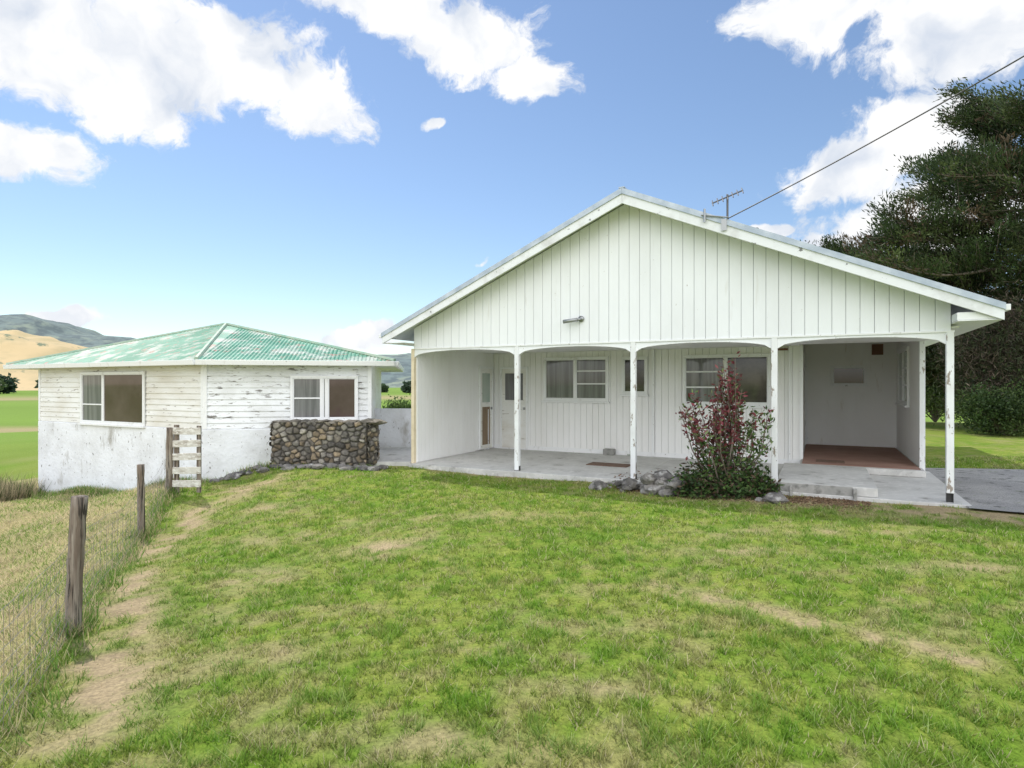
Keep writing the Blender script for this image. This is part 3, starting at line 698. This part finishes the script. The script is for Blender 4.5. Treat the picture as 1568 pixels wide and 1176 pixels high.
shrub('shrub',(-4.1,21.5,-.2),(.6,.6,.65),7000,[(.09,.16,.04),(.13,.2,.06)],.1,.05)
# distant trees
Pd=[];Cd=[]
for i in range(150):
    if i<95:
        D_0=random.uniform(260,430); u=random.uniform(-1.3,-.1); 
    else: D_0=random.uniform(180,300); u=random.uniform(.3,1.3)
    X0=u*D_0; hh=random.uniform(4,9) if u<-.35 or u>.2 else random.uniform(3,6); rr=hh*random.uniform(.5,.9); m=420
    v=rng.normal(size=(m,3)); v/=np.linalg.norm(v,axis=1,keepdims=True); v*=rng.uniform(.5,1,(m,1))
    pz=h1(X0,D_0)
    Pd.append(np.stack([X0+v[:,0]*rr,D_0+v[:,1]*rr,pz+hh*.5+v[:,2]*hh*.5],1)); c=random.choice([(.05,.085,.05),(.07,.11,.055),(.10,.15,.06)])
    Cd.append(np.array(c)[None]*(.6+.7*rng.uniform(0,1,(m,1))))
Pd=np.concatenate(Pd);Cd=np.concatenate(Cd)
leaves('distant_trees',Pd,rng.normal(size=Pd.shape),2.2,1.3,Cd,leaf)

# ------------------------------------------------------------------ hills
def hill(name,prof,Dc,depth,mat,rough):
    xs_=np.array([p[0] for p in prof],float);zs_=np.array([p[1] for p in prof],float)
    gx=np.linspace(xs_[0],xs_[-1],320); gy=np.linspace(-1,1,60)
    GXX,GYY=np.meshgrid(gx,gy); ridge=np.interp(GXX,xs_,zs_)
    fall=np.cos(np.clip(GYY,-1,1)*np.pi/2)**1.2
    z=ridge*fall*(1+rough*(fbm(GXX*.012,GYY*4,91)-.5))+ridge*.10*(fbm(GXX*.04,GYY*12,92)-.5)*fall-6
    id=np.arange(320*60).reshape(60,320)
    np_mesh(name,np.stack([GXX,Dc+GYY*depth,z],-1).reshape(-1,3),np.stack([id[:-1,:-1],id[:-1,1:],id[1:,1:],id[1:,:-1]],-1).reshape(-1,4),mat,smooth=True)
gold=mat_layers('dry_grass_hill',(.50,.38,.20),[((.38,.31,.16),.02,.42,.58,U),((.13,.16,.09),.06,.60,.65,U)],.9,0)
forest=mat_layers('forested_hill',(.12,.165,.16),[((.20,.24,.18),.012,.45,.6,U),((.07,.10,.105),.05,.45,.6,U)],.9,0)  # blue-green base colour has the haze of distance mixed in
hill('dry_hill',[(-1500,75),(-900,72),(-707,66),(-520,63),(-472,54),(-427,41),(-387,24),(-342,0),(-320,0)],600,170,gold,.35)
hill('forested_hills',[(-2500,150),(-1176,150),(-937,140),(-866,126),(-806,99),(-758,93),(-710,90),(-627,68),(-459,58),(-300,62),(-196,66),(-100,60),(258,45),(975,50),(2400,60)],1150,380,forest,.2)

# ------------------------------------------------------------------ world sky + clouds
Sx,Sy=-.6145,.7886; el=math.radians(58)
w=bpy.data.worlds.new('World'); scene.world=w; w.use_nodes=True; nt=w.node_tree; N_=nt.nodes; Lk=nt.links
for n in list(N_): N_.remove(n)
out=N_.new('ShaderNodeOutputWorld'); bg=N_.new('ShaderNodeBackground'); bg2=N_.new('ShaderNodeBackground'); mx=N_.new('ShaderNodeMixShader')
sky=N_.new('ShaderNodeTexSky'); sky.sky_type='NISHITA'; sky.sun_disc=False; sky.sun_elevation=el; sky.sun_rotation=math.atan2(Sx,Sy)
sky.air_density=1.0; sky.dust_density=.2; sky.ozone_density=2.0
bg.inputs[1].default_value=.15; Lk.new(sky.outputs[0],bg.inputs[0])
tc=N_.new('ShaderNodeTexCoord')
def vm(op,a,b):
    n=N_.new('ShaderNodeVectorMath'); n.operation=op
    for i,v in enumerate((a,b)):
        if v is None: continue
        if isinstance(v,tuple): n.inputs[i].default_value=v
        else: Lk.new(v,n.inputs[i])
    return n.outputs['Value'] if op in('LENGTH','DOT_PRODUCT') else n.outputs[0]
def mt(op,a,b=0,cl=False):
    n=N_.new('ShaderNodeMath'); n.operation=op; n.use_clamp=cl
    for i,v in enumerate((a,b)):
        if isinstance(v,(int,float)): n.inputs[i].default_value=v
        else: Lk.new(v,n.inputs[i])
    return n.outputs[0]
nd=N_.new('ShaderNodeTexNoise'); nd.inputs['Scale'].default_value=7; nd.inputs['Detail'].default_value=5; Lk.new(tc.outputs['Generated'],nd.inputs['Vector'])
off=vm('MULTIPLY',vm('SUBTRACT',nd.outputs['Color'],(.5,.5,.5)),(.16,.16,.10))
dirv=vm('ADD',tc.outputs['Generated'],off)
blobs=[(60,50,200,105),(330,90,170,88),(480,150,112,64),(190,155,115,58),(590,5,140,42),(720,65,130,58),(812,125,66,40),(35,235,100,56),
 (1300,5,200,62),(1490,35,170,95),(1425,210,112,78),(1310,265,125,46),(1430,335,205,62),(1280,360,60,24),(645,170,26,12),(1180,350,42,15),(742,410,20,11),(570,508,62,22),
 (70,488,110,18),(-400,150,200,90),(1900,200,250,100)]
acc=None
for (px,py,a,b) in blobs:
    v=Vector((px-784,920,588-py)); l=v.length; c=v/l; a/=l;b/=l
    dd=vm('MULTIPLY',vm('SUBTRACT',dirv,tuple(c)),(1/a,1/a,1/b))
    q=mt('SUBTRACT',1.0,vm('LENGTH',dd,None))
    acc=q if acc is None else mt('MAXIMUM',acc,q)
nf=N_.new('ShaderNodeTexNoise'); nf.inputs['Scale'].default_value=15; nf.inputs['Detail'].default_value=9; nf.inputs['Roughness'].default_value=.66; Lk.new(dirv,nf.inputs['Vector'])
val=mt('ADD',acc,mt('MULTIPLY',mt('SUBTRACT',nf.outputs['Fac'],.5),1.5))
mr=N_.new('ShaderNodeMapRange'); mr.interpolation_type='SMOOTHSTEP'; mr.inputs[1].default_value=.03; mr.inputs[2].default_value=.36; Lk.new(val,mr.inputs[0])
ns=N_.new('ShaderNodeTexNoise'); ns.inputs['Scale'].default_value=11; ns.inputs['Detail'].default_value=6; Lk.new(dirv,ns.inputs['Vector'])
mr2=N_.new('ShaderNodeMapRange'); mr2.inputs[1].default_value=.44; mr2.inputs[2].default_value=.68; Lk.new(ns.outputs['Fac'],mr2.inputs[0])
cm=N_.new('ShaderNodeMix'); cm.data_type='RGBA'; cm.inputs[6].default_value=(1,1,1,1); cm.inputs[7].default_value=(.66,.72,.82,1); Lk.new(mr2.outputs[0],cm.inputs[0])
Lk.new(cm.outputs[2],bg2.inputs[0]); bg2.inputs[1].default_value=1.06
Lk.new(mr.outputs[0],mx.inputs[0]); Lk.new(bg.outputs[0],mx.inputs[1]); Lk.new(bg2.outputs[0],mx.inputs[2])
# unseen cloud glow added behind the camera to brighten the shaded gable and recess
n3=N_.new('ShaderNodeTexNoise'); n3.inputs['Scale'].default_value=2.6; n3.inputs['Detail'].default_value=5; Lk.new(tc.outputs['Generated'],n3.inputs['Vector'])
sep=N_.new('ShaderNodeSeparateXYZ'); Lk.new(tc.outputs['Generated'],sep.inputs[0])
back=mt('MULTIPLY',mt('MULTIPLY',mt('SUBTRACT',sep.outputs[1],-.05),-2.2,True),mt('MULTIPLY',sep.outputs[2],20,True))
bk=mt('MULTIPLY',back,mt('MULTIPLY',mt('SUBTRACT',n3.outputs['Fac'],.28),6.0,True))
bg_fill=N_.new('ShaderNodeBackground'); bg_fill.inputs[0].default_value=(.97,.98,1,1); bg_fill.inputs[1].default_value=2.35
mx2=N_.new('ShaderNodeMixShader'); Lk.new(bk,mx2.inputs[0]); Lk.new(mx.outputs[0],mx2.inputs[1]); Lk.new(bg_fill.outputs[0],mx2.inputs[2]); Lk.new(mx2.outputs[0],out.inputs[0])

sl=bpy.data.lights.new('sun','SUN'); sl.energy=3.7; sl.angle=math.radians(.6); sl.color=(1,.95,.88)
so=bpy.data.objects.new('sun',sl); scene.collection.objects.link(so)
S=Vector((Sx*math.cos(el),Sy*math.cos(el),math.sin(el))); so.rotation_euler=(-S).to_track_quat('-Z','Y').to_euler(); so.location=(0,0,30)
# ------------------------------------------------------------------ camera
cd=bpy.data.cameras.new('camera'); cam=bpy.data.objects.new('camera',cd); scene.collection.objects.link(cam)
cam.location=(0,0,1.66); cam.rotation_euler=(math.radians(90),0,0); cd.lens=21.12; cd.sensor_width=36; cd.clip_start=.05; cd.clip_end=9000
scene.camera=cam
